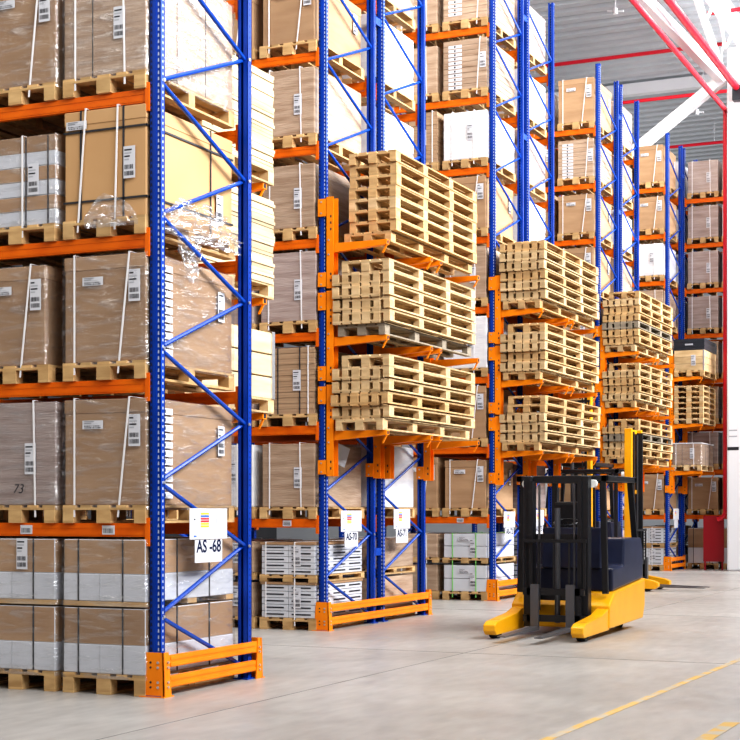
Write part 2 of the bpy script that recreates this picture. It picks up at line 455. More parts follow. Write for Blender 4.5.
LC = {}
def load_meshes(kind, w, d, h):
    key = (kind, round(w, 2), round(d, 2), round(h, 2))
    if key in LC: return LC[key]
    parts = []      # (name, mesh, loc, rotz)
    def lab(x, z, k=0): parts.append(('shipping_label', LAB[k], (x, -.013, z), 0))
    def labside(y, z, k=0): parts.append(('shipping_label', LAB[k], (w + .013, y, z), PI / 2))
    name = 'cardboard_box'; root = None
    if kind in ('carton', 'carton_tan', 'carton_dots'):
        m = {'carton': 'card', 'carton_tan': 'card_tan', 'carton_dots': 'card'}[kind]
        root = MB().box(0.006, w - .006, .006, d - .006, 0, h - .02, m).mesh('cardboard_box', .008)
        lid = MB().box(0, w, 0, d, h - .115, h, m).mesh('lid', .006)
        parts.append(('lid', lid, (0, 0, 0), 0))
        if kind == 'carton_tan':
            for x in (w * .2, w * .72): parts.append(('band', MB().box(x, x + .016, -.006, 0, 0, h, 'dark_band').box(x, x + .016, 0, d, h, h + .005, 'dark_band').mesh('band'), (0, 0, 0), 0))
            for z in (h * .16, h * .80): parts.append(('band', MB().box(-.004, w + .006, -.006, 0, z, z + .016, 'dark_band').box(w, w + .006, -.006, d, z, z + .016, 'dark_band').mesh('band'), (0, 0, 0), 0))
            parts.append(('band', band_side(d * .12, w, h), (0, 0, 0), 0)); parts.append(('band', band_side(d * .72, w, h), (0, 0, 0), 0))
            parts.append(('strap', strap_mesh(w * .27, d, h, lean=-.08), (0, 0, 0), 0))
            parts.append(('strap', strap_mesh(w * .66, d, h, lean=-.03), (0, 0, 0), 0))
            lab(w * .74, h * .34, 0); labside(d * .78, h * .12, 1)
            parts.append(('shipping_label', LABW, (w * .04, -.013, h * .83), 0))
        else:
            parts.append(('strap', strap_mesh(w * .13, d, h), (0, 0, 0), 0))
            parts.append(('strap', strap_mesh(w * .80, d, h, lean=-.11), (0, 0, 0), 0))
            parts.append(('shipping_label', LABW, (w * .24, -.013, h * .72), 0))
            lab(w * .80, h * .55, 1)
            if kind == 'carton_dots':
                parts.append(('carton_sticker_column', DOTS, (w + .012, d * .10, h * .86), PI / 2)); labside(d * .80, h * .50, 2)
            else: labside(d * .8, h * .5, 2)
            parts.append(('stretch_wrap', film_mesh(w, d, h, 3), (0, 0, 0), 0))
    elif kind in ('wrapped', 'mauve'):
        m = 'card_wrap' if kind == 'wrapped' else 'mauve_wrap'
        b = MB(); b.box(0, w, 0, d, 0, h, m)
        root = b.mesh('wrapped_carton', .012)
        name = 'wrapped_carton'
        b = MB()
        if kind == 'wrapped':
            for x in (.35,): b.box(w * x, w * x + .008, -.003, 0, 0, h * .98, 'dark_band')
        for y in (.33, .66): b.box(w, w + .003, d * y, d * y + .01, 0, h * .98, 'dark_band')
        parts.append(('seam', b.mesh('seam'), (0, 0, 0), 0))
        parts.append(('strap', strap_mesh(w * .14, d, h), (0, 0, 0), 0))
        parts.append(('strap', strap_mesh(w * .72, d, h, lean=.02), (0, 0, 0), 0))
        lab(w * .62, h * .30, 0)
        parts.append(('stretch_wrap', film_mesh(w, d, h, 8), (0, 0, 0), 0))
    elif kind == 'striped':
        name = 'banded_carton_stack'
        b = MB(); n = 6; dz = h / n
        for i in range(n):
            m = 'white_card' if i in (0, 2, 4) else 'card'
            b.box(0, w, 0, d, i * dz + .002, (i + 1) * dz - .002, m)
        root = b.mesh(name, .003)
        parts.append(('lid', MB().box(-.004, w + .004, -.004, d, h - .13, h + .004, 'card').mesh('lid', .004), (0, 0, 0), 0))
        for x in (.22, .62, .90): parts.append(('band', MB().box(w * x, w * x + .012, -.007, -.003, 0, h, 'dark_band').mesh('band'), (0, 0, 0), 0))
        parts.append(('strap', strap_mesh(w * .12, d, h, lean=-.04), (0, 0, 0), 0)); parts.append(('strap', strap_mesh(w * .58, d, h), (0, 0, 0), 0))
        lab(w * .66, h * .34, 1)
        parts.append(('stretch_wrap', film_mesh(w, d, h, 5), (0, 0, 0), 0))
    elif kind == 'twotone':
        name = 'two_tone_carton'
        root = MB().box(0, w, 0, d, 0, h * .44, 'white_card').box(0.003, w - .003, 0.003, d - .003, h * .44, h, 'card').mesh(name, .006)
        for x in (.18, .72): parts.append(('band', MB().box(w * x, w * x + .013, -.005, 0, 0, h, 'dark_band').mesh('band'), (0, 0, 0), 0))
        for y in (.33, .7): parts.append(('band', band_side(d * y, w, h), (0, 0, 0), 0))
        parts.append(('seam', MB().box(w * .45, w * .45 + .005, -.002, 0, 0, h * .44, 'ink_grey').mesh('seam'), (0, 0, 0), 0))
        parts.append(('stretch_wrap', film_mesh(w, d, h, 1), (0, 0, 0), 0))
    elif kind == 'whitestack':
        name = 'white_carton_stack'
        b = MB(); n = 5; dz = h / n
        for i in range(n):
            for j in range(2):
                b.box(j * w / 2 + .003, (j + 1) * w / 2 - .003, 0, d, i * dz + .003, (i + 1) * dz - .003, 'white_card')
        root = b.mesh(name, .003)
        b = MB()
        for i in range(n):
            z = i * dz + dz * .42
            for j in range(2): b.box(j * w / 2 + .05, (j + 1) * w / 2 - .06, -.003, 0, z, z + .018, 'dark_band')
            for j in range(3): b.box(w, w + .003, j * d / 3 + .06, (j + 1) * d / 3 - .06, z, z + .018, 'dark_band')
        parts.append(('printed_stripe', b.mesh('printed_stripe'), (0, 0, 0), 0))
        parts.append(('top_board', MB().box(-.01, w + .01, -.01, d, h, h + .03, 'card').mesh('top_board'), (0, 0, 0), 0))
        for x in (.08, .62): parts.append(('strap', strap_mesh(w * x, d, h + .02), (0, 0, 0), 0))
        lab(w * .60, h * .3, 1)
    elif kind == 'greenstrap':
        name = 'white_carton_stack'
        root = MB().box(0, w, 0, d, 0, h * .48, 'white_card').box(0, w, 0, d, h * .50, h, 'white_card').mesh(name, .005)
        for x in (.2, .75): parts.append(('strap', strap_mesh(w * x, d, h, 'green_strap'), (0, 0, 0), 0))
        lab(w * .62, h * .15, 1); parts.append(('shipping_label', LABW, (w * .35, -.013, h * .7), 0))
    elif kind == 'sheets':
        name = 'board_sheet_stack'
        b = MB(); n = 12; dz = h / n; rr = random.Random(4)
        for i in range(n):
            o = rr.uniform(-.006, .006)
            b.box(o, w + o, o, d + o, i * dz, (i + 1) * dz - .004, 'card_edge')
        root = b.mesh(name)
        for x in (.3, .72): parts.append(('band', MB().box(w * x, w * x + .013, -.014, -.008, 0, h, 'dark_band').box(w * x, w * x + .013, -.014, d, h, h + .004, 'dark_band').mesh('band'), (0, 0, 0), 0))
        parts.append(('strap', strap_mesh(w * .88, d, h), (0, 0, 0), 0))
        lab(w * .60, h * .35, 0)
    elif kind == 'white':
        name = 'white_wrapped_load'
        root = MB().box(0, w, 0, d, 0, h, 'white_wrap').mesh(name, .02)
        for x in (.2, .7): parts.append(('strap', strap_mesh(w * x, d, h), (0, 0, 0), 0))
        lab(w * .55, h * .4, 2)
        parts.append(('seam', MB().box(w, w + .004, d * .48, d * .5, 0, h * .97, 'ink_grey').box(w * .48, w * .49, -.004, 0, 0, h * .97, 'ink_grey').mesh('seam'), (0, 0, 0), 0))
    elif kind == 'lined':
        name = 'layered_carton_stack'
        b = MB(); n = 9; dz = h / n
        for i in range(n): b.box(0, w, 0, d, i * dz + .002, (i + 1) * dz - .002, 'card_wrap')
        root = b.mesh(name, .003)
        parts.append(('carton_sticker_column', DOTS, (w * .12, -.004, h * .84), 0))
        parts.append(('strap', strap_mesh(w * .84, d, h, lean=-.06), (0, 0, 0), 0))
        lab(w * .84, h * .4, 1)
        parts.append(('stretch_wrap', film_mesh(w, d, h, 2), (0, 0, 0), 0))
    LC[key] = (name, root, parts)
    return LC[key]

KDESC = {'carton': 'lidded brown carton with white straps', 'carton_tan': 'tan lidded carton with black bands', 'carton_dots': 'brown lidded carton with sticker column',
         'wrapped': 'film-wrapped brown carton', 'mauve': 'film-wrapped grey-brown carton', 'striped': 'brown and white striped carton stack',
         'twotone': 'brown-over-white wrapped carton', 'whitestack': 'strapped white carton stack', 'greenstrap': 'white carton stack with green straps',
         'sheets': 'banded brown sheet stack', 'white': 'white wrapped load', 'lined': 'layered brown carton stack with stickers'}
def load(kind, w, d, h, loc, label, simple=False, group=None):
    name, me, parts = load_meshes(kind, w, d, h)
    r = put(name, me, None, loc)
    for (n, m, l, rz) in parts:
        if simple and n in ('stretch_wrap', 'seam'): continue
        put(n, m, r, l, rz)
    tag(r, label, 'carton load' if kind != 'sheets' else 'sheet stack', group)
    return r

SLOT = {'A': -.87, 'B': -1.755, 'C': -2.64}
def place(row, slot, lev, kind, h=.86, w=.80, du=0, dv=0, rear=False, wood='wood', detailed=False, simple=True, pal=True, z=None, tagx=''):
    u0, v0 = ROWS[row]
    if row == 1 and rear: u0 = -1.62
    u = u0 + SLOT[slot] + du; v = v0 + (V2 if rear else 0) - .04 + dv
    zz = (LV[lev] + .0555 if lev else 0.001) if z is None else z
    where = ORD[lev] + ' of ' + ROWN[row] + (', rear half' if rear else '')
    pos = {'A': 'by the post', 'B': 'second from the post', 'C': 'third from the post'}[slot]
    if rear: pos = ''
    if pal:
        p = pallet('wooden_pallet', PW, PD, PH, wood, 3, detailed)
        p.location = (u, v, zz)
        tag(p, f'wooden pallet{tagx}, {where}{", " + pos if pos else ""}'.replace(' ,', ','), 'pallet')
        zz += PH + .001
    return load(kind, w, PD - .05, h, (u + (PW - w) / 2, v + .02, zz), f'{KDESC[kind]}, {where.replace(" of the ", ", ")}{", " + pos if pos else ""}', simple)

# ------------------------------------------------------------------ setting
floor = struct(put('floor', MB().box(-30, 30, -16, 62, -.2, 0, 'floor').mesh('floor')))
# corrugated roof deck, flutes running across the aisles
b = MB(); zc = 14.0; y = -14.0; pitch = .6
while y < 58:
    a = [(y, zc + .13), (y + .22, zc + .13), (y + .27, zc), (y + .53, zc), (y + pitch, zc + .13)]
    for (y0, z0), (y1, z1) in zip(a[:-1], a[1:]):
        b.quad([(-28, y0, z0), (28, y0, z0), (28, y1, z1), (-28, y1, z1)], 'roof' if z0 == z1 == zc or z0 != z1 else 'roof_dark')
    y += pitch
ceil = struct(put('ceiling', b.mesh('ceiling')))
struct(put('wall_back', MB().box(-28, 28, 55, 55.2, 0, 14.1, 'wall').mesh('wall_back')))
struct(put('wall_left', MB().box(-28.2, -28, -14, 55.2, 0, 14.1, 'wall_shaded').mesh('wall_left')))
# saw-cut joints
b = MB()
for y in (-2.6, 4.6, 11.3, 18.5, 25.8, 33.0): b.box(-28, 28, y, y + .012, 0, .0015, 'joint')
for x in (.9, 8.0, -6.2): b.box(x, x + .012, -14, 50, 0, .0015, 'joint')
struct(put('trim_1', b.mesh('floor_joint')))

t = put('floor_tape', MB().box(-.035, .035, -6, 6.2, .001, .003, 'tape').mesh('floor_tape'), None, (3.62, 1.0, 0), -.018)
tag(t, 'long thin worn yellow tape line across the foreground concrete', 'floor line')
t = put('floor_tape', MB().box(-.055, .055, -5, 1.45, .001, .003, 'tape').mesh('floor_tape'), None, (4.52, -1.0, 0), -.01)
tag(t, 'short wide yellow tape line in the bottom right corner', 'floor line')

# ------------------------------------------------------------------ racks
CARDS = {2: 'AS-70'}
for row, (u, v) in ROWS.items():
    rn = ROWN[row]
    frame(u, v, f'tall blue lattice end frame, front half of {rn}', bolts=row <= 2)
    frame(u - BAY, v, f'inner blue lattice frame behind the loads, front half of {rn}')
    nl = 8 if row > 1 else 6
    for n in range(1, nl + 1):
        beam(u, v - .004, LV[n], f'orange front beam, {ORD[n]} of {rn}')
        beam(u, v + D - .04, LV[n], f'orange rear beam, {ORD[n]} of {rn}, front half')
    u2 = u if row > 1 else -1.62
    v2 = v + V2
    frame(u2, v2, f'tall blue lattice end frame, rear half of {rn}')
    frame(u2 - BAY, v2, f'inner blue lattice frame behind the loads, rear half of {rn}')
    for n in range(1, nl + 1):
        beam(u2, v2 - .004, LV[n], f'orange front beam, {ORD[n]} of {rn}, rear half')
        beam(u2, v2 + D - .04, LV[n], f'orange rear beam, {ORD[n]} of {rn}, rear half')
    if row > 1:      # row spacers tie the two frames
        k = 0
        for z in (.95, 3.3, 5.7, 8.1, 10.2):
            r = put('row_spacer', MB().box(-.03, .03, D, V2, -.05, .05, 'blue_lit').mesh('row_spacer'), None, (u, v, z))
            tag(r, f'short blue spacer bar joining both halves of {rn}, {["lowest", "second lowest", "middle", "second highest", "highest"][k]}', 'spacer bar'); k += 1

# the farthest rack's rear half runs on to the right
u5, v5 = ROWS[5]; v5 += V2
frame(u5 + BAY, v5, 'blue lattice frame hidden behind the white column, farthest rack')
for n in range(1, 9):
    beam(u5 + BAY, v5 - .004, LV[n], f'orange beam right of the last blue post, {ORD[n]}, farthest rack')
    beam(u5 + BAY, v5 + D - .04, LV[n], f'orange back beam right of the last blue post, {ORD[n]}, farthest rack')

# base guards
def guard(u, v, length, label):
    r = put('rack_end_guard', None, None, (u, v, 0)); tag(r, label, 'rack guard')
    def corner(y, s):
        b = MB()
        # front plate, tapered, and side plate
        a0, a1 = (-.105, .105); h = .36
        yy = y
        b.hexa([(a0, yy, 0), (a1, yy, 0), (a1, yy + .012, 0), (a0, yy + .012, 0), (a0 + .03, yy, h), (a1 - .01, yy, h), (a1 - .01, yy + .012, h), (a0 + .03, yy + .012, h)], 'guard')
        y1, y2 = (yy, yy + .11) if s > 0 else (yy - .11, yy + .012)
        c0 = .0 if s > 0 else .05; c1 = .05 if s > 0 else 0
        b.hexa([(a1 - .012, y1, 0), (a1, y1, 0), (a1, y2, 0), (a1 - .012, y2, 0), (a1 - .022, y1 + c0, h), (a1 - .01, y1 + c0, h), (a1 - .01, y2 - c1 * 0 - .03, h), (a1 - .022, y2 - .03, h)], 'guard')
        b.box(a0 - .02, a1 + .01, yy - .02, yy + .13 if s > 0 else yy + .03, 0, .008, 'guard')
        o = put('corner_plate', b.mesh('corner_plate'), r)
        for z in (.08, .12, .24, .28):
            put('bolt', MB().tube((a1 - .06, yy, z), (a1 - .06, yy - .008, z), .011, 'steel', 8).mesh('bolt'), o)
            if s > 0: put('bolt_hole', MB().tube((a0 + .08, yy, z), (a0 + .08, yy - .004, z), .009, 'hole', 8).mesh('bolt_hole'), o)
            put('bolt', MB().tube((a1 - .006, (y1 + y2) / 2, z), (a1 + .008, (y1 + y2) / 2, z), .011, 'steel', 8).mesh('bolt'), o)
    corner(-.025, 1); corner(length, -1)
    for z in (.07, .235):
        b = MB(); b.box(.05, .088, .0, length, z, z + .095, 'guard')
        b.box(.088, .095, .09, length - .1, z + .008, z + .035, 'guard'); b.box(.088, .095, .09, length - .1, z + .06, z + .087, 'guard')
        put('rail', b.mesh('rail'), r)
guard(0.0, 0, D + .10, 'orange double-rail guard at the foot of the AS-68 frame')
guard(ROWS[2][0], ROWS[2][1], V2 + D + .10, 'long orange double-rail guard under the AS-70 and AS-71 signs')
guard(ROWS[3][0], ROWS[3][1], V2 + D + .10, 'orange double-rail guard behind the dark forklift')
guard(ROWS[4][0], ROWS[4][1], V2 + D + .10, 'orange double-rail guard of the fourth rack behind the forklift mast')
guard(ROWS[5][0], ROWS[5][1], D + .10, 'small orange double-rail guard at the foot of the farthest rack')

# ------------------------------------------------------------------ cantilever brackets
def bracket_meshes():
    b = MB(); w0, w1 = .062, .165
    # slotted channel bolted to the post
    b.box(w0, w0 + .008, -.02, .12, -.52, .62, 'guard'); b.box(w0, w1, -.02, -.012, -.52, .62, 'guard')
    b.box(w0, w1, .112, .12, -.52, .62, 'guard')
    b.box(w0 - .11, w0, -.028, -.018, .38, .60, 'guard'); b.box(w0 - .11, w0, -.028, -.018, -.50, -.32, 'guard')
    for z in (-.44, -.36, .2, .28, .36):
        b.quad([(.12, -.0215, z), (.138, -.0215, z), (.138, -.0215, z + .03), (.12, -.0215, z + .03)], 'hole')
    ch = b.mesh('channel')
    sl = [MB().tube((.0, -.028, z), (.0, -.036, z), .012, 'steel', 8).mesh('bolt') for z in (.42, .56, -.36, -.47)]
    sl += [MB().tube((.1, -.02, z), (.1, -.03, z), .012, 'steel', 8).mesh('bolt') for z in (.08, -.1)]
    a = MB()
    P = [(w1, .0, -.075), (.88, .0, -.02), (.88, .08, -.02), (w1, .08, -.075), (w1, .0, .04), (.88, .0, .04), (.88, .08, .04), (w1, .08, .04)]
    a.hexa(P, 'guard')
    a.hexa([(.80, .03, -.12), (.82, .03, -.12), (.82, .05, -.12), (.80, .05, -.12), (.855, .03, -.02), (.875, .03, -.02), (.875, .05, -.02), (.855, .05, -.02)], 'guard')
    a.quad([(.8812, .015, -.012), (.8812, .065, -.012), (.8812, .065, .03), (.8812, .015, .03)], 'hole')
    return ch, sl, a.mesh('arm')
BRK = bracket_meshes()
def bracket(u, v, z, label, simple=False):
    r = put('cantilever_bracket', BRK[0], None, (u, v, z - .02)); put('arm', BRK[2], r)
    if not simple:
        for m_ in BRK[1]: put('bolt', m_, r)
    tag(r, label, 'cantilever bracket')
PN = ['front post', 'second post', 'third post', 'rear post']
for row in (2, 3, 4):
    u, v = ROWS[row]
    for n in (2, 3, 4):
        for i, dv in enumerate((0, D - .085, V2, V2 + D - .085)):
            bracket(u, v + dv, LV[n] - .04, f'orange cantilever arm on the {PN[i]}, {["", "", "lowest", "middle", "top"][n]} pallet stack of {ROWN[row]}')
u, v = ROWS[5]
for n in (2, 3, 4):
    for i, dv in enumerate((0, D - .085)):
        bracket(u, v + dv, LV[n] - .04, f'orange cantilever arm on the {["front", "rear"][i]} post, {["", "", "lowest", "middle", "top"][n]} arm level, farthest rack')
for n in (2, 3, 4):
    for i, dv in enumerate((0, D - .085)):
        bracket(-1.62, V2 + dv, LV[n] - .04, f'orange cantilever arm at the {["front", "rear"][i]} of the pale planks, {["", "", "lowest", "middle", "top"][n]}, AS-68 rack')

# ------------------------------------------------------------------ pallet stacks on the arms
LW, LL, LH = .64, 3.0, .140
def stack(row, n, seq, u_off, v_off, length, detailed, woods, place_name):
    """seq from the bottom: S single pallet, P nested pair (one upright, one inverted)"""
    u0, v0 = ROWS[row]; z = LV[n] - .02 + .0 + .001 - .02 + .022; rr = random.Random(row * 10 + n)
    z = LV[n] - .06 + .04 + .001
    cnt = 0
    for i, s in enumerate(seq):
        du = rr.uniform(-.012, .012); dv = rr.uniform(-.03, .03)
        wood = woods[i % len(woods)]
        if s == 'P':
            a = pallet('long_pallet', LW, length, LH, wood, 4, detailed)          # inverted, deck down
            a.rotation_euler = (0, PI, 0); a.location = (u0 + u_off - .11 + LW + du, v0 + v_off + dv, z + LH)
            bb = pallet('long_pallet', LW, length, LH, wood, 4, detailed)
            bb.location = (u0 + u_off + .02 + du, v0 + v_off + dv + .01, z + .0205)
            items = (a, bb); z += LH + .0215
        else:
            a = pallet('long_pallet', LW, length, LH, wood, 4, detailed)
            a.location = (u0 + u_off + du * .8 + (.02 if i else -.06), v0 + v_off + dv, z); z += LH + .001
            items = (a,)
        for it in items:
            cnt += 1
            LAYER = ['bottom', 'second', 'third', 'fourth', 'fifth', 'sixth', 'seventh', 'eighth']
            half = '' if len(items) == 1 else (', upturned one' if it is items[0] else ', upright one')
            g = f'{woods and ""}long wooden pallet, {LAYER[i]} layer up{half}, {place_name}'
            tag(it, g, 'pallet', f'empty long pallets in the {place_name}')
W1 = ['wood', 'wood_pale', 'wood_pale']; W2 = ['wood_grey', 'wood_pale', 'wood_pale', 'wood', 'wood_pale', 'wood_pale']
stack(2, 4, 'SSSSSSSS', .27, .17, 2.85, True, ['wood', 'wood', 'wood', 'wood_pale', 'wood', 'wood'], 'top stack, AS-70 rack')
stack(2, 3, 'SPPPPS', .28, -.05, 3.0, True, ['wood_grey', 'wood_pale', 'wood_pale', 'wood_pale', 'wood_pale', 'wood_pale'], 'middle stack, AS-70 rack')
stack(2, 2, 'SPPPPS', .27, -.05, 3.0, True, ['wood_pale', 'wood_pale', 'wood', 'wood_pale', 'wood_pale', 'wood_pale'], 'lowest stack, AS-70 rack')
stack(3, 4, 'SPPPPPP', .27, -.05, 3.2, False, ['wood', 'wood_pale', 'wood_pale', 'wood', 'wood_pale', 'wood_pale', 'wood'], 'top stack, third rack')
stack(3, 3, 'SPPPPS', .27, -.05, 3.2, False, ['wood', 'wood_pale', 'wood', 'wood_pale', 'wood_pale'], 'middle stack, third rack')
stack(3, 2, 'SPPPSS', .27, -.05, 3.3, False, ['wood', 'wood_pale', 'wood_pale', 'wood_pale', 'wood', 'wood'], 'lowest stack, third rack')
stack(4, 4, 'SPPPPPPS', .24, -.05, 3.0, False, ['wood_pale', 'wood', 'wood', 'wood_grey', 'wood', 'wood'], 'top stack, fourth rack')
stack(4, 3, 'SPPPPS', .24, -.05, 3.0, False, ['wood', 'wood_pale', 'wood'], 'middle stack, fourth rack')
stack(4, 2, 'SPPPPS', .24, -.05, 3.0, False, ['wood', 'wood', 'wood_pale', 'wood_grey'], 'lowest stack, fourth rack')

# pale plank loads behind the AS-68 end frame
def planks(z0, h, k, lab):
    p = pallet('wooden_pallet', .78, 1.75, PH, 'wood_pale', 3, False); p.location = (-1.50, V2 - .12, z0)
    tag(p, f'pale wooden pallet under the {lab} plank stack behind the AS-68 frame', 'pallet')
    n = int(h / .036); rr = random.Random(k); bb = MB()
    for i in range(n):
        o = rr.uniform(-.012, .012); zz = i * .036
        bb.box(o, .78 + o, rr.uniform(-.02, .02), 1.75 + rr.uniform(-.02, .02), zz, zz + .033, 'plank')
    o = put('plank_stack', bb.mesh('plank_stack'), None, (-1.50, V2 - .12, z0 + PH + .001))
    for y in (.3, 1.4): put('strap', MB().box(-.016, .796, y, y + .016, 0.0, n * .036 + .004, 'dark_band').mesh('strap'), o) if k == 9 else None
    tag(o, f'{lab} stack of pale planks behind the AS-68 frame', 'plank stack')
planks(LV[4] - .02 + .001, .98, 1, 'topmost')
planks(LV[3] - .02 + .001, .88, 2, 'middle')
# lowest: a slatted pale wood crate
p = pallet('wooden_pallet', .78, 1.75, PH, 'wood_pale', 3, False); p.location = (-1.50, V2 - .12, LV[2] - .019)
tag(p, 'pale wooden pallet under the slatted crate behind the AS-68 frame', 'pallet')
bb = MB()
for i in range(3): bb.box(0, .78, 0, 1.75, i * .23, i * .23 + .215, 'plank')
cr = put('wooden_crate', bb.mesh('wooden_crate', .004), None, (-1.50, V2 - .12, LV[2] - .019 + PH + .001))
tag(cr, 'pale slatted wooden crate, lowest load behind the AS-68 frame', 'crate')
put('corner_strip', MB().box(.74, .79, 1.70, 1.76, 0, .69, 'steel').mesh('corner_strip'), cr)

# ------------------------------------------------------------------ the AS-68 rack's loads
# floor level: two tiers of brown-over-white cartons
for slot in 'ABC':
    u = SLOT[slot]
    pos = {'A': 'beside the blue post', 'B': 'second from the post', 'C': 'third from the post'}[slot]
    p = pallet('wooden_pallet', PW, PD, PH + .02, 'wood', 3, True); p.location = (u, -.04, .001)
    tag(p, f'wooden pallet on the floor in the AS-68 rack, {pos}', 'pallet')
    o = load('twotone', .80, PD - .03, .535, (u, -.03, PH + .022), f'lower brown-over-white wrapped carton on the AS-68 rack floor, {pos}')
    sp = put('spacer_board', MB().box(0, .8, 0, .12, 0, .04, 'wood').box(0, .8, .65, .8, 0, .04, 'wood').box(0, .8, 1.3, 1.43, 0, .04, 'wood').mesh('spacer_board'), None, (u, -.03, PH + .56 + .013))
    tag(sp, f'thin wooden spacer boards between the two floor-level cartons, AS-68 rack, {pos}', 'spacer board')
    o = load('twotone', .80, PD - .03, .505, (u, -.03, PH + .614), f'upper brown-over-white wrapped carton at AS-68 floor level, {pos}')
    if slot in 'BC': put('shipping_label', LAB[0], o, (.42, -.014, .25)); 
p = load_meshes('twotone', .80, PD - .03, .535)
J = [('A', 1, 'carton_dots', .865, 'film-wrapped brown carton with sticker column on the AS-68 first shelf'),
     ('B', 1, 'mauve', .86, 'grey-brown wrapped carton handwritten 73 on the AS-68 first shelf'),
     ('C', 1, 'mauve', .86, None),
     ('A', 2, 'carton_dots', .87, 'film-wrapped brown carton with sticker column on the AS-68 second shelf'),
     ('B', 2, 'carton', .83, 'narrow brown carton with leaning white straps on the AS-68 second shelf'),
     ('C', 2, 'carton', .83, None),
     ('A', 3, 'carton_tan', .90, 'plain tan lidded carton with crossed black bands on the AS-68 third shelf'),
     ('B', 3, 'striped', .74, 'brown and white striped carton stack on the AS-68 third shelf'),
     ('C', 3, 'striped', .74, None),
     ('A', 4, 'wrapped', .93, 'tall film-wrapped brown carton beside the post on the AS-68 fourth shelf'),
     ('B', 4, 'carton', .93, 'brown carton with two slanting white straps on the AS-68 fourth shelf'),
     ('C', 4, 'carton', .93, None)]
for slot, lev, kind, h, lb in J:
    w = .70 if (slot, lev) == ('B', 2) else .80
    o = place(1, slot, lev, kind, h, w=w, detailed=True, simple=False, du=(-.06 if (slot, lev) == ('B', 2) else 0))
    if lb: o['label'] = lb
    if (slot, lev) == ('B', 1):
        c = bpy.data.curves.new('handwriting', 'FONT'); c.body = '73'; c.size = .11; c.shear = .25
        c.materials.append(M['ink'])
        text_mesh(c, 'handwriting', o, (.38, -.026, .10), 0)
# crumpled loose film over the third-shelf pallet
def crumple(w, h, seed, amp, n=26):
    bm = bmesh.new(); vs = []
    for i in range(n + 1):
        row = []
        for j in range(n + 1):
            x = w * i / n; z = h * j / n
            ed = .35 + .65 * math.sin(PI * i / n)
            zz = z * ed * (1 + .35 * noise.noise(Vector((x * 4, seed, 0))))
            y = -amp * abs(noise.noise(Vector((x * 7, z * 8, seed)))) - amp * .7 * abs(noise.noise(Vector((x * 17, z * 15, seed + 4)))) - .02
            row.append(bm.verts.new((x, y, zz)))
        vs.append(row)
    for i in range(n):
        for j in range(n): bm.faces.new((vs[i][j], vs[i + 1][j], vs[i + 1][j + 1], vs[i][j + 1]))
    me = bpy.data.meshes.new('crumpled_film'); bm.to_mesh(me); bm.free(); me.materials.append(M['film2'])
    return me
def film2():
    m = M['film'].copy(); m.name = 'bunched_film'; nt = m.node_tree
    for n in nt.nodes:
        if n.type == 'MAP_RANGE': n.inputs['To Min'].default_value = .16; n.inputs['To Max'].default_value = .8; n.inputs['From Min'].default_value = .42
        if n.type == 'TEX_NOISE': n.inputs['Scale'].default_value = 9
    return m
M['film2'] = film2()
z3 = LV[3] + .0555
o = put('crumpled_film', crumple(1.35, .36, 2, .10), None, (-.045, .02, z3 + .02), PI / 2)
tag(o, 'crumpled clear film bunched along the side of the tan carton', 'plastic film')
o = put('crumpled_film', crumple(.52, .26, 5, .07), None, (-.62, -.06, z3 + .06))
tag(o, 'crumpled clear film at the lower front corner of the tan carton', 'plastic film')
o = put('hanging_film', crumple(.34, -.40, 8, .07), None, (-.03, .35, z3 + .06), PI / 2)
tag(o, 'torn film strip hanging below the third shelf inside the AS-68 frame', 'plastic film')

# beam barcodes
def beam_tag(u, v, z, label):
    bm_ = MB().box(0, .12, -.004, 0, 0, .075, 'paper'); x = .012; rr = random.Random(1)
    while x < .1:
        w = rr.choice((.004, .007)); bm_.quad([(x, -.005, .012), (x + w, -.005, .012), (x + w, -.005, .05), (x, -.005, .05)], 'ink'); x += w + .006
    o = put('barcode_label', bm_.mesh('barcode_label'), None, (u, v, z - .038)); tag(o, label, 'barcode label')
beam_tag(-.50, -.0085, LV[1], 'small barcode label on the AS-68 lowest beam, nearer the post')
beam_tag(-1.32, -.0085, LV[1], 'small barcode label on the AS-68 lowest beam, farther from the post')
beam_tag(ROWS[2][0] - .55, ROWS[2][1] - .0085, LV[1], 'small barcode label on the AS-70 lowest beam')
beam_tag(ROWS[3][0] - .62, ROWS[3][1] - .0085, LV[1], 'small barcode label on the third rack lowest beam')
beam_tag(ROWS[5][0] - .85, ROWS[5][1] - .0085, LV[1], 'small barcode label on the farthest rack lowest beam')

# ------------------------------------------------------------------ other racks' loads
ROW2 = {1: 'wrapped', 2: 'sheets', 3: 'mauve', 4: 'wrapped', 5: 'wrapped', 6: 'carton', 7: 'white'}
ROW3 = {1: 'carton', 2: 'carton', 3: 'white', 4: 'wrapped', 5: 'carton', 6: 'white', 7: 'lined', 8: 'lined'}
ROW4 = {1: 'carton', 2: 'mauve', 3: 'wrapped', 4: 'wrapped', 5: 'carton', 6: 'carton', 7: 'lined', 8: 'carton'}
ROW5 = {1: 'carton', 2: 'mauve', 3: 'wrapped', 4: 'lined', 5: 'wrapped', 6: 'white', 7: 'carton', 8: 'carton'}
HB = {('A', 2): .86, }
for row, spec in ((2, ROW2), (3, ROW3), (4, ROW4), (5, ROW5)):
    rr = random.Random(row)
    for lev, k in spec.items():
        h = rr.choice((.80, .84, .87)); 
        if lev == 8: h = .92
        place(row, 'A', lev, k, h, w=rr.choice((.74, .78)), detailed=(row == 2))
        kb = rr.choice(('white', 'wrapped', 'carton', 'sheets', 'mauve'))
        place(row, 'B', lev, kb, rr.choice((.7, .8, .86)), w=.76, detailed=False)
        kr = rr.choice(('white', 'white', 'wrapped', 'mauve'))
        place(row, 'A', lev, kr, rr.choice((.78, .86)), w=.78, rear=True)
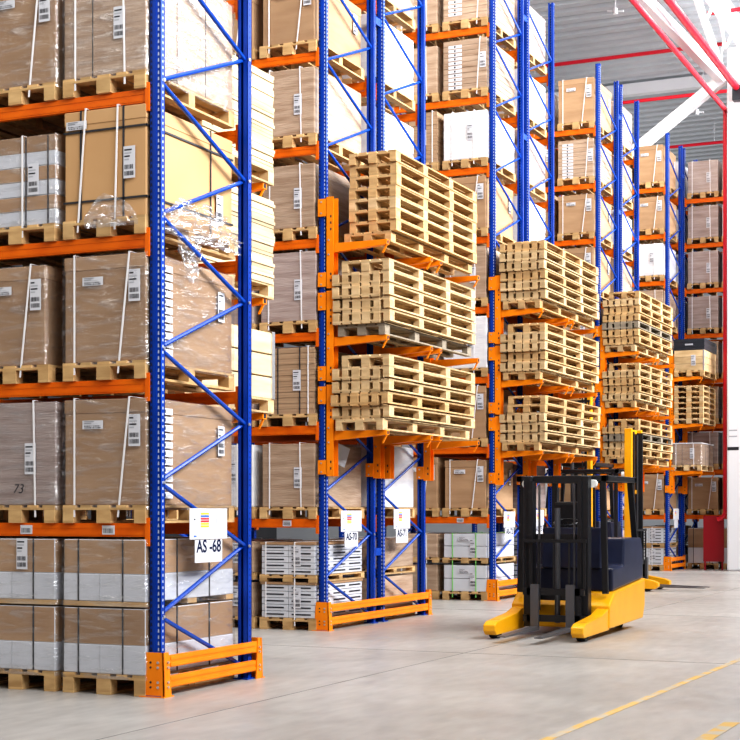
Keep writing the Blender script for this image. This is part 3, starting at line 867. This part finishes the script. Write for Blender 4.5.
# row 2 floor
u, v = ROWS[2]
def floor_pair(row, kind, slot, h, rear=False, names=''):
    u0, v0 = ROWS[row]; vv = v0 + (V2 if rear else 0) - .04; uu = u0 + SLOT[slot]
    p = pallet('wooden_pallet', PW, PD, PH, 'wood', 3, row == 2 and not rear); p.location = (uu, vv, .001)
    tag(p, f'wooden pallet on the floor of {ROWN[row]}, {names}', 'pallet')
    load(kind, .76, PD - .05, h, (uu + .02, vv + .02, PH + .002), f'lower {KDESC[kind]} on the floor, {ROWN[row][4:]}, {names}', simple=True)
    p = pallet('wooden_pallet', PW, PD, .09, 'wood', 3, False); p.location = (uu, vv, PH + h + .034)
    tag(p, f'thin pallet between stacked floor loads of {ROWN[row]}, {names}', 'pallet')
    load(kind, .76, PD - .05, h - .04, (uu + .02, vv + .02, PH + h + .126), f'upper {KDESC[kind]} at floor level, {ROWN[row][4:]}, {names}', simple=True)
floor_pair(2, 'whitestack', 'A', .42, False, 'near the post')
floor_pair(2, 'wrapped', 'A', .44, True, 'rear half')
floor_pair(2, 'wrapped', 'B', .44, False, 'deeper in')
floor_pair(3, 'greenstrap', 'A', .44, False, 'near the post')
floor_pair(3, 'wrapped', 'B', .44, False, 'deeper in')
floor_pair(3, 'whitestack', 'A', .42, True, 'rear half')
floor_pair(4, 'whitestack', 'A', .42, False, 'near the post')
floor_pair(4, 'wrapped', 'B', .44, False, 'deeper in')
floor_pair(4, 'wrapped', 'A', .42, True, 'rear half')
floor_pair(5, 'whitestack', 'A', .42, False, 'near the post')
floor_pair(5, 'whitestack', 'B', .42, False, 'deeper in')
floor_pair(5, 'twotone', 'A', .44, True, 'rear half')
# AS-68 rear half: a few loads so the bays are not empty
for lev in (1, 2, 3, 4): place(1, 'A', lev, 'white' if lev > 2 else 'mauve', .84, w=.78, rear=True)

# farthest rack, extension to the right of the last blue post
SN = ['left', 'middle', 'right']
for lev in range(0, 9):
    for i, uo in enumerate((.12, 1.01, 1.88)):
        k = {0: 'twotone', 1: 'carton', 2: 'mauve', 3: 'wrapped', 4: 'white' if i else 'wrapped'}.get(lev, 'mauve')
        if lev in (5, 7) and i: k = 'white'
        z = LV[lev] + .0555 if lev else .001
        uu = u5 + uo; vv = v5 - .04
        p = pallet('wooden_pallet', PW, PD, PH, 'wood', 3, False); p.location = (uu, vv, z)
        tag(p, f'wooden pallet, {SN[i]} of three right of the last post, {ORD[lev]}, farthest rack', 'pallet')
        load(k, .78, PD - .05, .82 if lev else .9, (uu + .01, vv + .02, z + PH + .001), f'{KDESC[k][:38].rsplit(" ", 1)[0] if len(KDESC[k].split()) > 6 else KDESC[k]}, {SN[i]} bay load, {ORD[lev]}, farthest rack', simple=True)

# loads on the farthest rack's arms
u, v = ROWS[5]
for i in range(7):
    p = pallet('wooden_pallet', .72, 1.46, .135, 'wood' if i % 2 else 'wood_pale', 3, False); p.location = (u + .19, v - .04, LV[3] - .019 + i * .1355)
    tag(p, f'empty pallet, {["bottom", "second", "third", "fourth", "fifth", "sixth", "seventh"][i]} up in the short stack below the wooden crate', 'pallet', 'short pallet stack on the farthest rack')
p = pallet('wooden_pallet', .74, 1.46, PH, 'wood', 3, False); p.location = (u + .19, v - .04, LV[4] - .019)
tag(p, 'wooden pallet under the wooden crate with the black top box', 'pallet')
bb = MB()
for i in range(3): bb.box(0, .74, 0, 1.44, i * .17, i * .17 + .163, 'wood_pale')
o = put('wooden_crate', bb.mesh('wooden_crate'), None, (u + .19, v - .03, LV[4] - .019 + PH + .001)); tag(o, 'slatted wooden crate under a black plastic box on the farthest rack', 'crate')
put('corner_strip', MB().box(.715, .745, -.004, .03, 0, .51, 'steel').mesh('corner_strip'), o)
put('shipping_label', LAB[0], o, (.42, -.004, .12))
bb = MB(); bb.box(0, .76, 0, 1.46, 0, .03, 'crate_black')
for (a, b_, c, d_) in ((0, .76, 0, .03), (0, .76, 1.43, 1.46), (0, .03, .03, 1.43), (.73, .76, .03, 1.43)): bb.box(a, b_, c, d_, .03, .27, 'crate_black')
for z in (.08, .19): bb.box(-.008, .768, -.008, 1.468, z, z + .02, 'crate_black')
o = put('plastic_crate', bb.mesh('plastic_crate'), None, (u + .18, v - .04, LV[4] - .019 + PH + .514)); tag(o, 'black plastic box on top of the slatted wooden crate', 'crate')
put('hand_grip', MB().box(.28, .48, -.010, -.004, .11, .15, 'ink_grey').mesh('hand_grip'), o)
p = pallet('wooden_pallet', .74, 1.46, PH, 'wood_pale', 3, False); p.location = (u + .12, v - .04, LV[2] - .019)
tag(p, 'wooden pallet under the low white-topped carton on the farthest rack arms', 'pallet')
o = load('wrapped', .74, 1.42, .52, (u + .12, v - .02, LV[2] - .019 + PH + .001), 'low film-wrapped carton with white top on the farthest rack arms')
put('top_cover', MB().box(-.01, .75, -.01, 1.43, .525, .55, 'white_wrap').mesh('top_cover'), o)

# ------------------------------------------------------------------ signs
def text(body, size, m, parent, loc, rz=0, name='lettering', bold=0.0):
    c = bpy.data.curves.new(name, 'FONT'); c.body = body; c.size = size; c.align_x = 'CENTER'; c.offset = bold
    c.materials.append(M[m]); return text_mesh(c, name, parent, loc, rz)
def sign_pair(u, v, z, code, w, h, cw, chh, desc, tiny=False):
    # panel faces +u ; local x runs along +v
    r = put('location_board', MB().box(0, w, -.006, 0, 0, h, 'paper').mesh('location_board', .002), None, (u, v, z), PI / 2)
    tag(r, f'white board with coloured stripes above the {desc}', 'sign')
    b = MB(); e = -.0075
    cols = ['p_yellow', 'p_blue', 'p_red', 'p_red', 'p_yellow', 'p_yellow']
    for i, cm in enumerate(cols):
        z0 = h * (.80 - i * .082)
        x0 = w * .28
        b.quad([(x0, e, z0), (w * .50, e, z0), (w * .50, e, z0 + h * .058), (x0, e, z0 + h * .058)], cm)
    put('coloured_stripes', b.mesh('coloured_stripes'), r)
    if not tiny:
        b = MB(); rr = random.Random(3)
        b.quad([(w * .10, e, h * .62), (w * .14, e, h * .62), (w * .14, e, h * .67), (w * .10, e, h * .67)], 'ink')
        b.quad([(w * .10, e, h * .08), (w * .17, e, h * .08), (w * .17, e, h * .13), (w * .10, e, h * .13)], 'p_blue')
        b.quad([(w * .22, e, h * .91), (w * .56, e, h * .91), (w * .56, e, h * .93), (w * .22, e, h * .93)], 'ink_grey')
        for i in range(12):
            z0 = h * (.85 - i * .035)
            b.quad([(w * .68, e, z0), (w * .74, e, z0), (w * .74, e, z0 + h * .012), (w * .68, e, z0 + h * .012)], 'ink_grey')
        for i in range(4):
            for j in range(5):
                x0 = w * (.22 + j * .145); z0 = h * (.08 + i * .055)
                b.quad([(x0, e, z0), (x0 + w * .10, e, z0), (x0 + w * .10, e, z0 + h * .012), (x0, e, z0 + h * .012)], 'ink_grey')
        put('small_print', b.mesh('small_print'), r)
    cx = w * .5 - cw * .5
    q = put('location_card', MB().box(0, cw, -.005, 0, 0, chh, 'paper').mesh('location_card'), None, (u, v + cx, z - chh - .005), PI / 2)
    tag(q, f'white card lettered {code} under its striped board' if code else 'small white card under the striped board on the farthest rack', 'sign')
    if code:
        text(code, cw * .33, 'ink_navy', q, (cw / 2, -.0075, chh * .46), 0, bold=.0025)
sign_pair(.085, .39, 1.262, 'AS -68', .62, .26, .45, .19, 'AS-68 card')
u, v = ROWS[2]
sign_pair(u + .085, v + .36, 1.235, 'AS-70', .62, .27, .40, .19, 'AS-70 card')
sign_pair(u + .085, v + V2 + .28, 1.255, 'AS-71', .57, .27, .42, .19, 'AS-71 card')
u, v = ROWS[3]
sign_pair(u + .085, v + .35, 1.22, 'AS-72', .57, .27, .42, .20, 'AS-72 card')
sign_pair(u + .085, v + V2 + .2, 1.25, 'AS-73', .57, .27, .42, .20, 'AS-73 card')
u, v = ROWS[5]
sign_pair(u + .085, v + .3, 1.28, None, .60, .28, .40, .20, 'small card on the farthest rack', True)
# tilted paper on the AS-70 rack upper brace
o = put('hanging_paper', MB().box(-.11, .11, -.003, 0, -.13, .13, 'paper').mesh('hanging_paper'), None, (ROWS[2][0] - .04, ROWS[2][1] + .62, 2.22), PI / 2)
o.rotation_euler = (0, .35, PI / 2 - .5); tag(o, 'tilted white sheet of paper behind the upper brace, AS-70 rack', 'paper')

# ------------------------------------------------------------------ column, trusses, pipes
col = put('column', MB().box(-.42, .42, -.3, .3, 0, 13.1, 'white_steel').mesh('column', .05), None, (-.60, 28.35, 0))
tag(col, 'tall white building column at the right edge', 'column')
put('mark_band', MB().box(-.40, -.12, -.305, -.30, 3.02, 3.1, 'ink').box(-.36, -.16, -.304, -.30, 3.35, 3.38, 'ink_grey').box(-.36, -.16, -.304, -.30, 3.5, 3.53, 'ink_grey').mesh('mark_band'), col)
fl = put('floodlight', None, None, (-.62, 28.05, 11.7))
tag(fl, 'dark floodlight fixed to the top of the white column', 'floodlight')
put('housing', MB().box(-.22, .3, -.25, 0, 0, .36, 'crate_black').mesh('housing', .02), fl); put('bracket', MB().box(-.02, .03, -.2, .06, .36, .75, 'crate_black').mesh('bracket'), fl)

def beam_obj(name, a, b_, w, h, m, label, cat):
    o = put(name, MB().bar((0, 0, 0), Vector(b_) - Vector(a), w, h, m).mesh(name), None, a); tag(o, label, cat); return o
def pipe_obj(name, pts, r, label, cat, m='red_pipe'):
    b = MB(); o0 = Vector(pts[0])
    for p, q in zip(pts[:-1], pts[1:]): b.tube(Vector(p) - o0, Vector(q) - o0, r, m, 12)
    o = put(name, b.mesh(name, smooth=False), None, pts[0]); tag(o, label, cat); return o
NX, NY, NZ = -1.2, 28.2, 12.4
beam_obj('truss_chord', (-.62, -4, 13.3), (-.62, 50, 13.3), .34, .30, 'white_steel', 'white upper roof chord running toward the far end', 'roof beam')
beam_obj('truss_diagonal', (NX, NY - 13, 11.75), (NX, NY, NZ), .20, .26, 'white_steel', 'thick white truss member rising to the column top', 'roof beam')
beam_obj('truss_diagonal', (-1.1, NY - 4, 13.7), (-1.15, NY, NZ + .1), .14, .16, 'white_steel', 'slim steep white truss diagonal near the column top', 'roof beam')
beam_obj('truss_diagonal', (NX + .1, NY, NZ), (NX - 5.0, NY + .5, NZ - 3.4), .22, .26, 'white_steel', 'white knee brace slanting down left from the column top', 'roof beam')
beam_obj('roof_beam', (-14, 33.2, 13.75), (-1.0, 33.2, 13.75), .28, .32, 'white_steel', 'white roof beam crossing above the racks', 'roof beam')
for k in range(3):
    y = NY - 2.2 * k - 1.2
    b = MB(); b.bar((0, 0, 0), (0, 1.1, -.75), .05, .05, 'white_steel'); b.bar((0, 1.1, -.75), (0, 2.2, 0), .05, .05, 'white_steel')
    o = put('lattice_web', b.mesh('lattice_web'), None, (-.62, y, 13.2)); tag(o, f'thin white lattice web under the upper roof chord, {["nearest", "second from", "third from"][k]} the column', 'lattice web')
pipe_obj('sprinkler_main', [(-.74, -2, 12.02), (-.74, 28.0, 12.02)], .085, 'thick red sprinkler main running beside the white roof truss', 'pipe')
for k in range(6): put('hanger', MB().tube((0, 0, 0), (.08, 0, 1.2), .014, 'steel', 6).mesh('hanger'), bpy.data.objects['sprinkler_main'], (0, 3 + k * 5, 0))
pipe_obj('sprinkler_riser', [(-1.1, 2, 11.6), (-1.1, 28.3, 11.6), (-1.1, 28.3, 1.45), (-1.16, 28.3, 1.33), (-1.3, 28.3, 1.28)], .06, 'red pipe dropping straight down beside the white column', 'pipe')
nm = ['nearest', 'second', 'third', 'farthest']
for i, (v_, x0, x1) in enumerate(((25.7, -1.0, 14), (28.2, -20, -1.0), (32.6, -20, -1.0), (38.5, -20, 2))):
    o = pipe_obj('sprinkler_branch', [(x0, v_, 13.25), (x1, v_, 13.25)], .05, f'thin red sprinkler branch pipe under the roof, {nm[i]} one', 'pipe')
    for k in range(6): put('hanger', MB().tube((0, 0, 0), (0, 0, .82), .012, 'steel', 6).mesh('hanger'), o, ((x1 - x0) * (k + .5) / 6, 0, 0))
for i, (x, y, z) in enumerate(((-3.2, 25.6, 13.6), (-3.2, 34.6, 13.3))):
    b = MB(); b.tube((0, 0, 0), (0, 0, .5), .015, 'white_steel', 8); b.tube((-.2, 0, 0), (.2, 0, -.05), .025, 'white_steel', 8); b.tube((0, 0, -.1), (0, 0, .04), .06, 'white_steel', 10)
    o = put('ceiling_fitting', b.mesh('ceiling_fitting'), None, (x, y, z)); tag(o, f'small white T-shaped fitting hanging from the roof deck, {["nearer", "farther"][i]} one', 'ceiling fitting')

o = put('red_board', MB().box(0, .52, 0, .05, .22, 1.38, 'red_board').box(0.02, .06, .0, .05, 0, .22, 'red_board').box(.46, .5, 0, .05, 0, .22, 'red_board').mesh('red_board', .004), None, (-1.67, 28.35, 0))
tag(o, 'dark red upright board standing before the floor cartons by the column', 'board')

# ------------------------------------------------------------------ reach trucks
def wheel(r, w, x, y, z, par):
    b = MB(); b.tube((x - w / 2, y, z), (x + w / 2, y, z), r, 'rubber', 20); b.tube((x - w / 2 - .004, y, z), (x + w / 2 + .004, y, z), r * .45, 'steel', 12)
    put('wheel', b.mesh('wheel'), par)
def reach_truck(loc, rz, label, mast_h, body, legcol, guard_z, mastcol, fork_z=.07, leg=1.3, W=1.24, seat=True):
    """forks point along local -y"""
    r = put('reach_truck', None, None, loc, rz); tag(r, label, 'forklift')
    hw = W / 2
    # chassis skirt and rounded body
    b = MB()
    b.prism([(-.05, .09), (1.35, .12), (1.45, .28), (1.45, .62), (.0, .52), (-.25, .36), (-.25, .09)], -hw, hw, legcol)
    put('chassis', b.mesh('chassis', .02), r)
    b = MB()
    b.prism([(.0, .525), (1.44, .625), (1.47, 1.0), (1.36, 1.16), (.55, 1.16), (.5, .82), (.0, .80)], -hw + .03, hw - .03, body)
    put('body', b.mesh('body', .025), r)
    put('control_console', MB().prism([(-.04, .8), (.22, .8), (.16, 1.28), (.02, 1.3)], -.3, .45, body).mesh('control_console', .02), r)
    for s in (-1, 1):
        x = s * (hw - .09)
        b = MB(); b.prism([(-leg, .10), (-leg + .06, .05), (-.2, .07), (-.2, .34), (-.5, .27), (-leg + .1, .21), (-leg, .17)], x - .075, x + .075, legcol)
        o = put('straddle_leg', b.mesh('straddle_leg', .012), r)
        wheel(.11, .10, x, -leg + .22, .111, r)
    wheel(.17, .12, -.15, 1.0, .171, r); wheel(.10, .08, .35, 1.15, .101, r)
    # mast: two rails each with inner channel
    for s in (-1, 1):
        x = s * .36
        put('mast_rail', MB().box(x - .045, x + .045, -.42, -.28, .10, mast_h, mastcol).mesh('mast_rail', .006), r)
        put('inner_rail', MB().box(x - s * .055 - .025, x - s * .055 + .025, -.45, -.31, .12, mast_h - .06, 'black').mesh('inner_rail'), r)
        put('lift_chain', MB().box(x - s * .14 - .012, x - s * .14 + .012, -.38, -.36, .3, mast_h - .1, 'fork').mesh('lift_chain'), r)
    for z in (mast_h - .08, mast_h * .60, .42): put('mast_crossbar', MB().box(-.33, .33, -.34, -.28, z, z + .07, mastcol).mesh('mast_crossbar'), r)
    put('lift_cylinder', MB().tube((0, -.34, .15), (0, -.34, mast_h * .8), .035, 'fork', 12).mesh('lift_cylinder'), r)
    # carriage, forks
    b = MB()
    for z in (fork_z + .10, fork_z + .42): b.box(-.38, .38, -.52, -.46, z, z + .08, 'black')
    for x in (-.3, .3): b.box(x - .03, x + .03, -.52, -.45, fork_z + .1, fork_z + .5, 'black')
    put('fork_carriage', b.mesh('fork_carriage'), r)
    b = MB()
    for x in (-.38, -.19, 0, .19, .38): b.box(x - .012, x + .012, -.50, -.475, fork_z + .5, fork_z + 1.05, 'black')
    b.box(-.4, .4, -.505, -.47, fork_z + 1.05, fork_z + 1.09, 'black'); put('load_backrest', b.mesh('load_backrest'), r)
    for s in (-1, 1):
        x = s * .22
        b = MB(); b.box(x - .05, x + .05, -.57, -.525, fork_z, fork_z + .55, 'fork')
        b.hexa([(x - .05, -1.75, fork_z), (x + .05, -1.75, fork_z), (x + .05, -.57, fork_z), (x - .05, -.57, fork_z), (x - .05, -1.75, fork_z + .012), (x + .05, -1.75, fork_z + .012), (x + .05, -.57, fork_z + .045), (x - .05, -.57, fork_z + .045)], 'fork')
        put('fork', b.mesh('fork'), r)
    # overhead guard
    for (x, y) in ((-hw + .08, -.14), (hw - .08, -.14), (-hw + .08, 1.25), (hw - .08, 1.25)):
        put('guard_pillar', MB().bar((x, y, .5 if y < 0 else 1.1), (x * .93, y * .92, guard_z), .055, .07, 'black').mesh('guard_pillar'), r)
    b = MB(); z = guard_z
    b.box(-hw + .05, hw - .05, -.2, -.12, z, z + .07, 'black'); b.box(-hw + .05, hw - .05, 1.13, 1.21, z, z + .07, 'black')
    b.box(-hw + .05, -hw + .12, -.2, 1.21, z, z + .07, 'black'); b.box(hw - .12, hw - .05, -.2, 1.21, z, z + .07, 'black')
    for i in range(6): 
        y = .02 + i * .18; b.box(-hw + .1, hw - .1, y, y + .035, z + .01, z + .05, 'black')
    put('overhead_guard', b.mesh('overhead_guard', .006), r)
    lp = MB(); lp.tube((hw - .2, -.22, z - .03), (hw - .2, -.29, z - .03), .05, 'lamp', 12); lp.tube((-hw + .2, -.22, z - .03), (-hw + .2, -.29, z - .03), .05, 'lamp', 12)
    put('headlight', lp.mesh('headlight'), r)
    if seat:
        s_ = put('seat', MB().box(-.42, .05, .42, .86, .9, 1.2, 'black').mesh('seat', .04), r)
        put('seat_back', MB().box(-.42, .05, .82, .96, 1.12, 1.62, 'black').mesh('seat_back', .04), r)
        b = MB(); n = 18; cx, cy, cz = -.05, .17, 1.36
        P = [(cx + .15 * math.cos(2 * PI * i / n), cy + .13 * math.sin(2 * PI * i / n), cz + .04 * math.sin(2 * PI * i / n)) for i in range(n)]
        for i in range(n): b.tube(P[i], P[(i + 1) % n], .013, 'black', 6)
        b.tube((cx, cy, cz - .1), (cx, cy, cz), .03, 'black', 8); b.bar((cx - .14, cy, cz), (cx + .14, cy, cz), .03, .015, 'black')
        put('steering_wheel', b.mesh('steering_wheel'), r)
    return r
reach_truck((1.10, 7.6, 0), 0, 'dark forklift with yellow base and legs driving out in the open aisle', 1.92, 'navy', 'yellow', 1.86, 'black')
reach_truck((-1.12, 18.0, 0), PI / 2, 'yellow-masted forklift behind the dark one, leaving the aisle', 3.05, 'navy', 'yellow', 2.22, 'yellow', leg=.95, W=1.1)
reach_truck((-2.25, 19.25, 0), 0, 'forklift with tall yellow mast mostly hidden behind the third rack', 4.3, 'navy', 'yellow', 2.4, 'yellow', leg=.5, W=.95, fork_z=2.6)

# ------------------------------------------------------------------ light
w = bpy.data.worlds.new('world'); bpy.context.scene.world = w; w.use_nodes = True
w.node_tree.nodes['Background'].inputs[0].default_value = (.93, .96, 1, 1)
w.node_tree.nodes['Background'].inputs[1].default_value = .22
def area(name, loc, rot, sx, sy, power, col=(1, 1, 1)):
    l = bpy.data.lights.new(name, 'AREA'); l.shape = 'RECTANGLE'; l.size = sx; l.size_y = sy; l.energy = power; l.color = col
    o = bpy.data.objects.new(name, l); C.objects.link(o); o.location = loc; o.rotation_euler = rot; return o
o = area('daylight_window_light', (11, 15, 11), (0, math.radians(86), 0), 4.5, 50, 14500, (.96, .97, 1)); o.data.spread = math.radians(125)
for i, y in enumerate((3.5, 10.5, 17.5, 24.5, 31.0)):
    area('aisle_light', (-2.5, y, 13.4), (0, 0, 0), 5, .8, 520, (1, .95, .86))
area('bay_light', (4.0, -6, 13.2), (math.radians(-25), math.radians(15), 0), 8, 3, 650, (1, .96, .9))
area('front_light', (-3, -9, 8.0), (math.radians(62), 0, 0), 8, 3, 260, (1, .92, .82))

# ------------------------------------------------------------------ camera
cam = bpy.data.cameras.new('camera'); co = bpy.data.objects.new('camera', cam); C.objects.link(co)
F = 1531.0; th = math.radians(24.4)
cam.sensor_width = 36; cam.lens = F / 740 * 36; cam.shift_y = 141 / 740
co.location = (1.734 * math.cos(th) + 12.347 * math.sin(th), 1.734 * math.sin(th) - 12.347 * math.cos(th), 1.5)
co.rotation_euler = (PI / 2, 0, th)
cam.clip_end = 300
bpy.context.scene.camera = co
vs = bpy.context.scene.view_settings
vs.view_transform = 'Standard'; vs.look = 'Medium High Contrast'; vs.exposure = -0.42
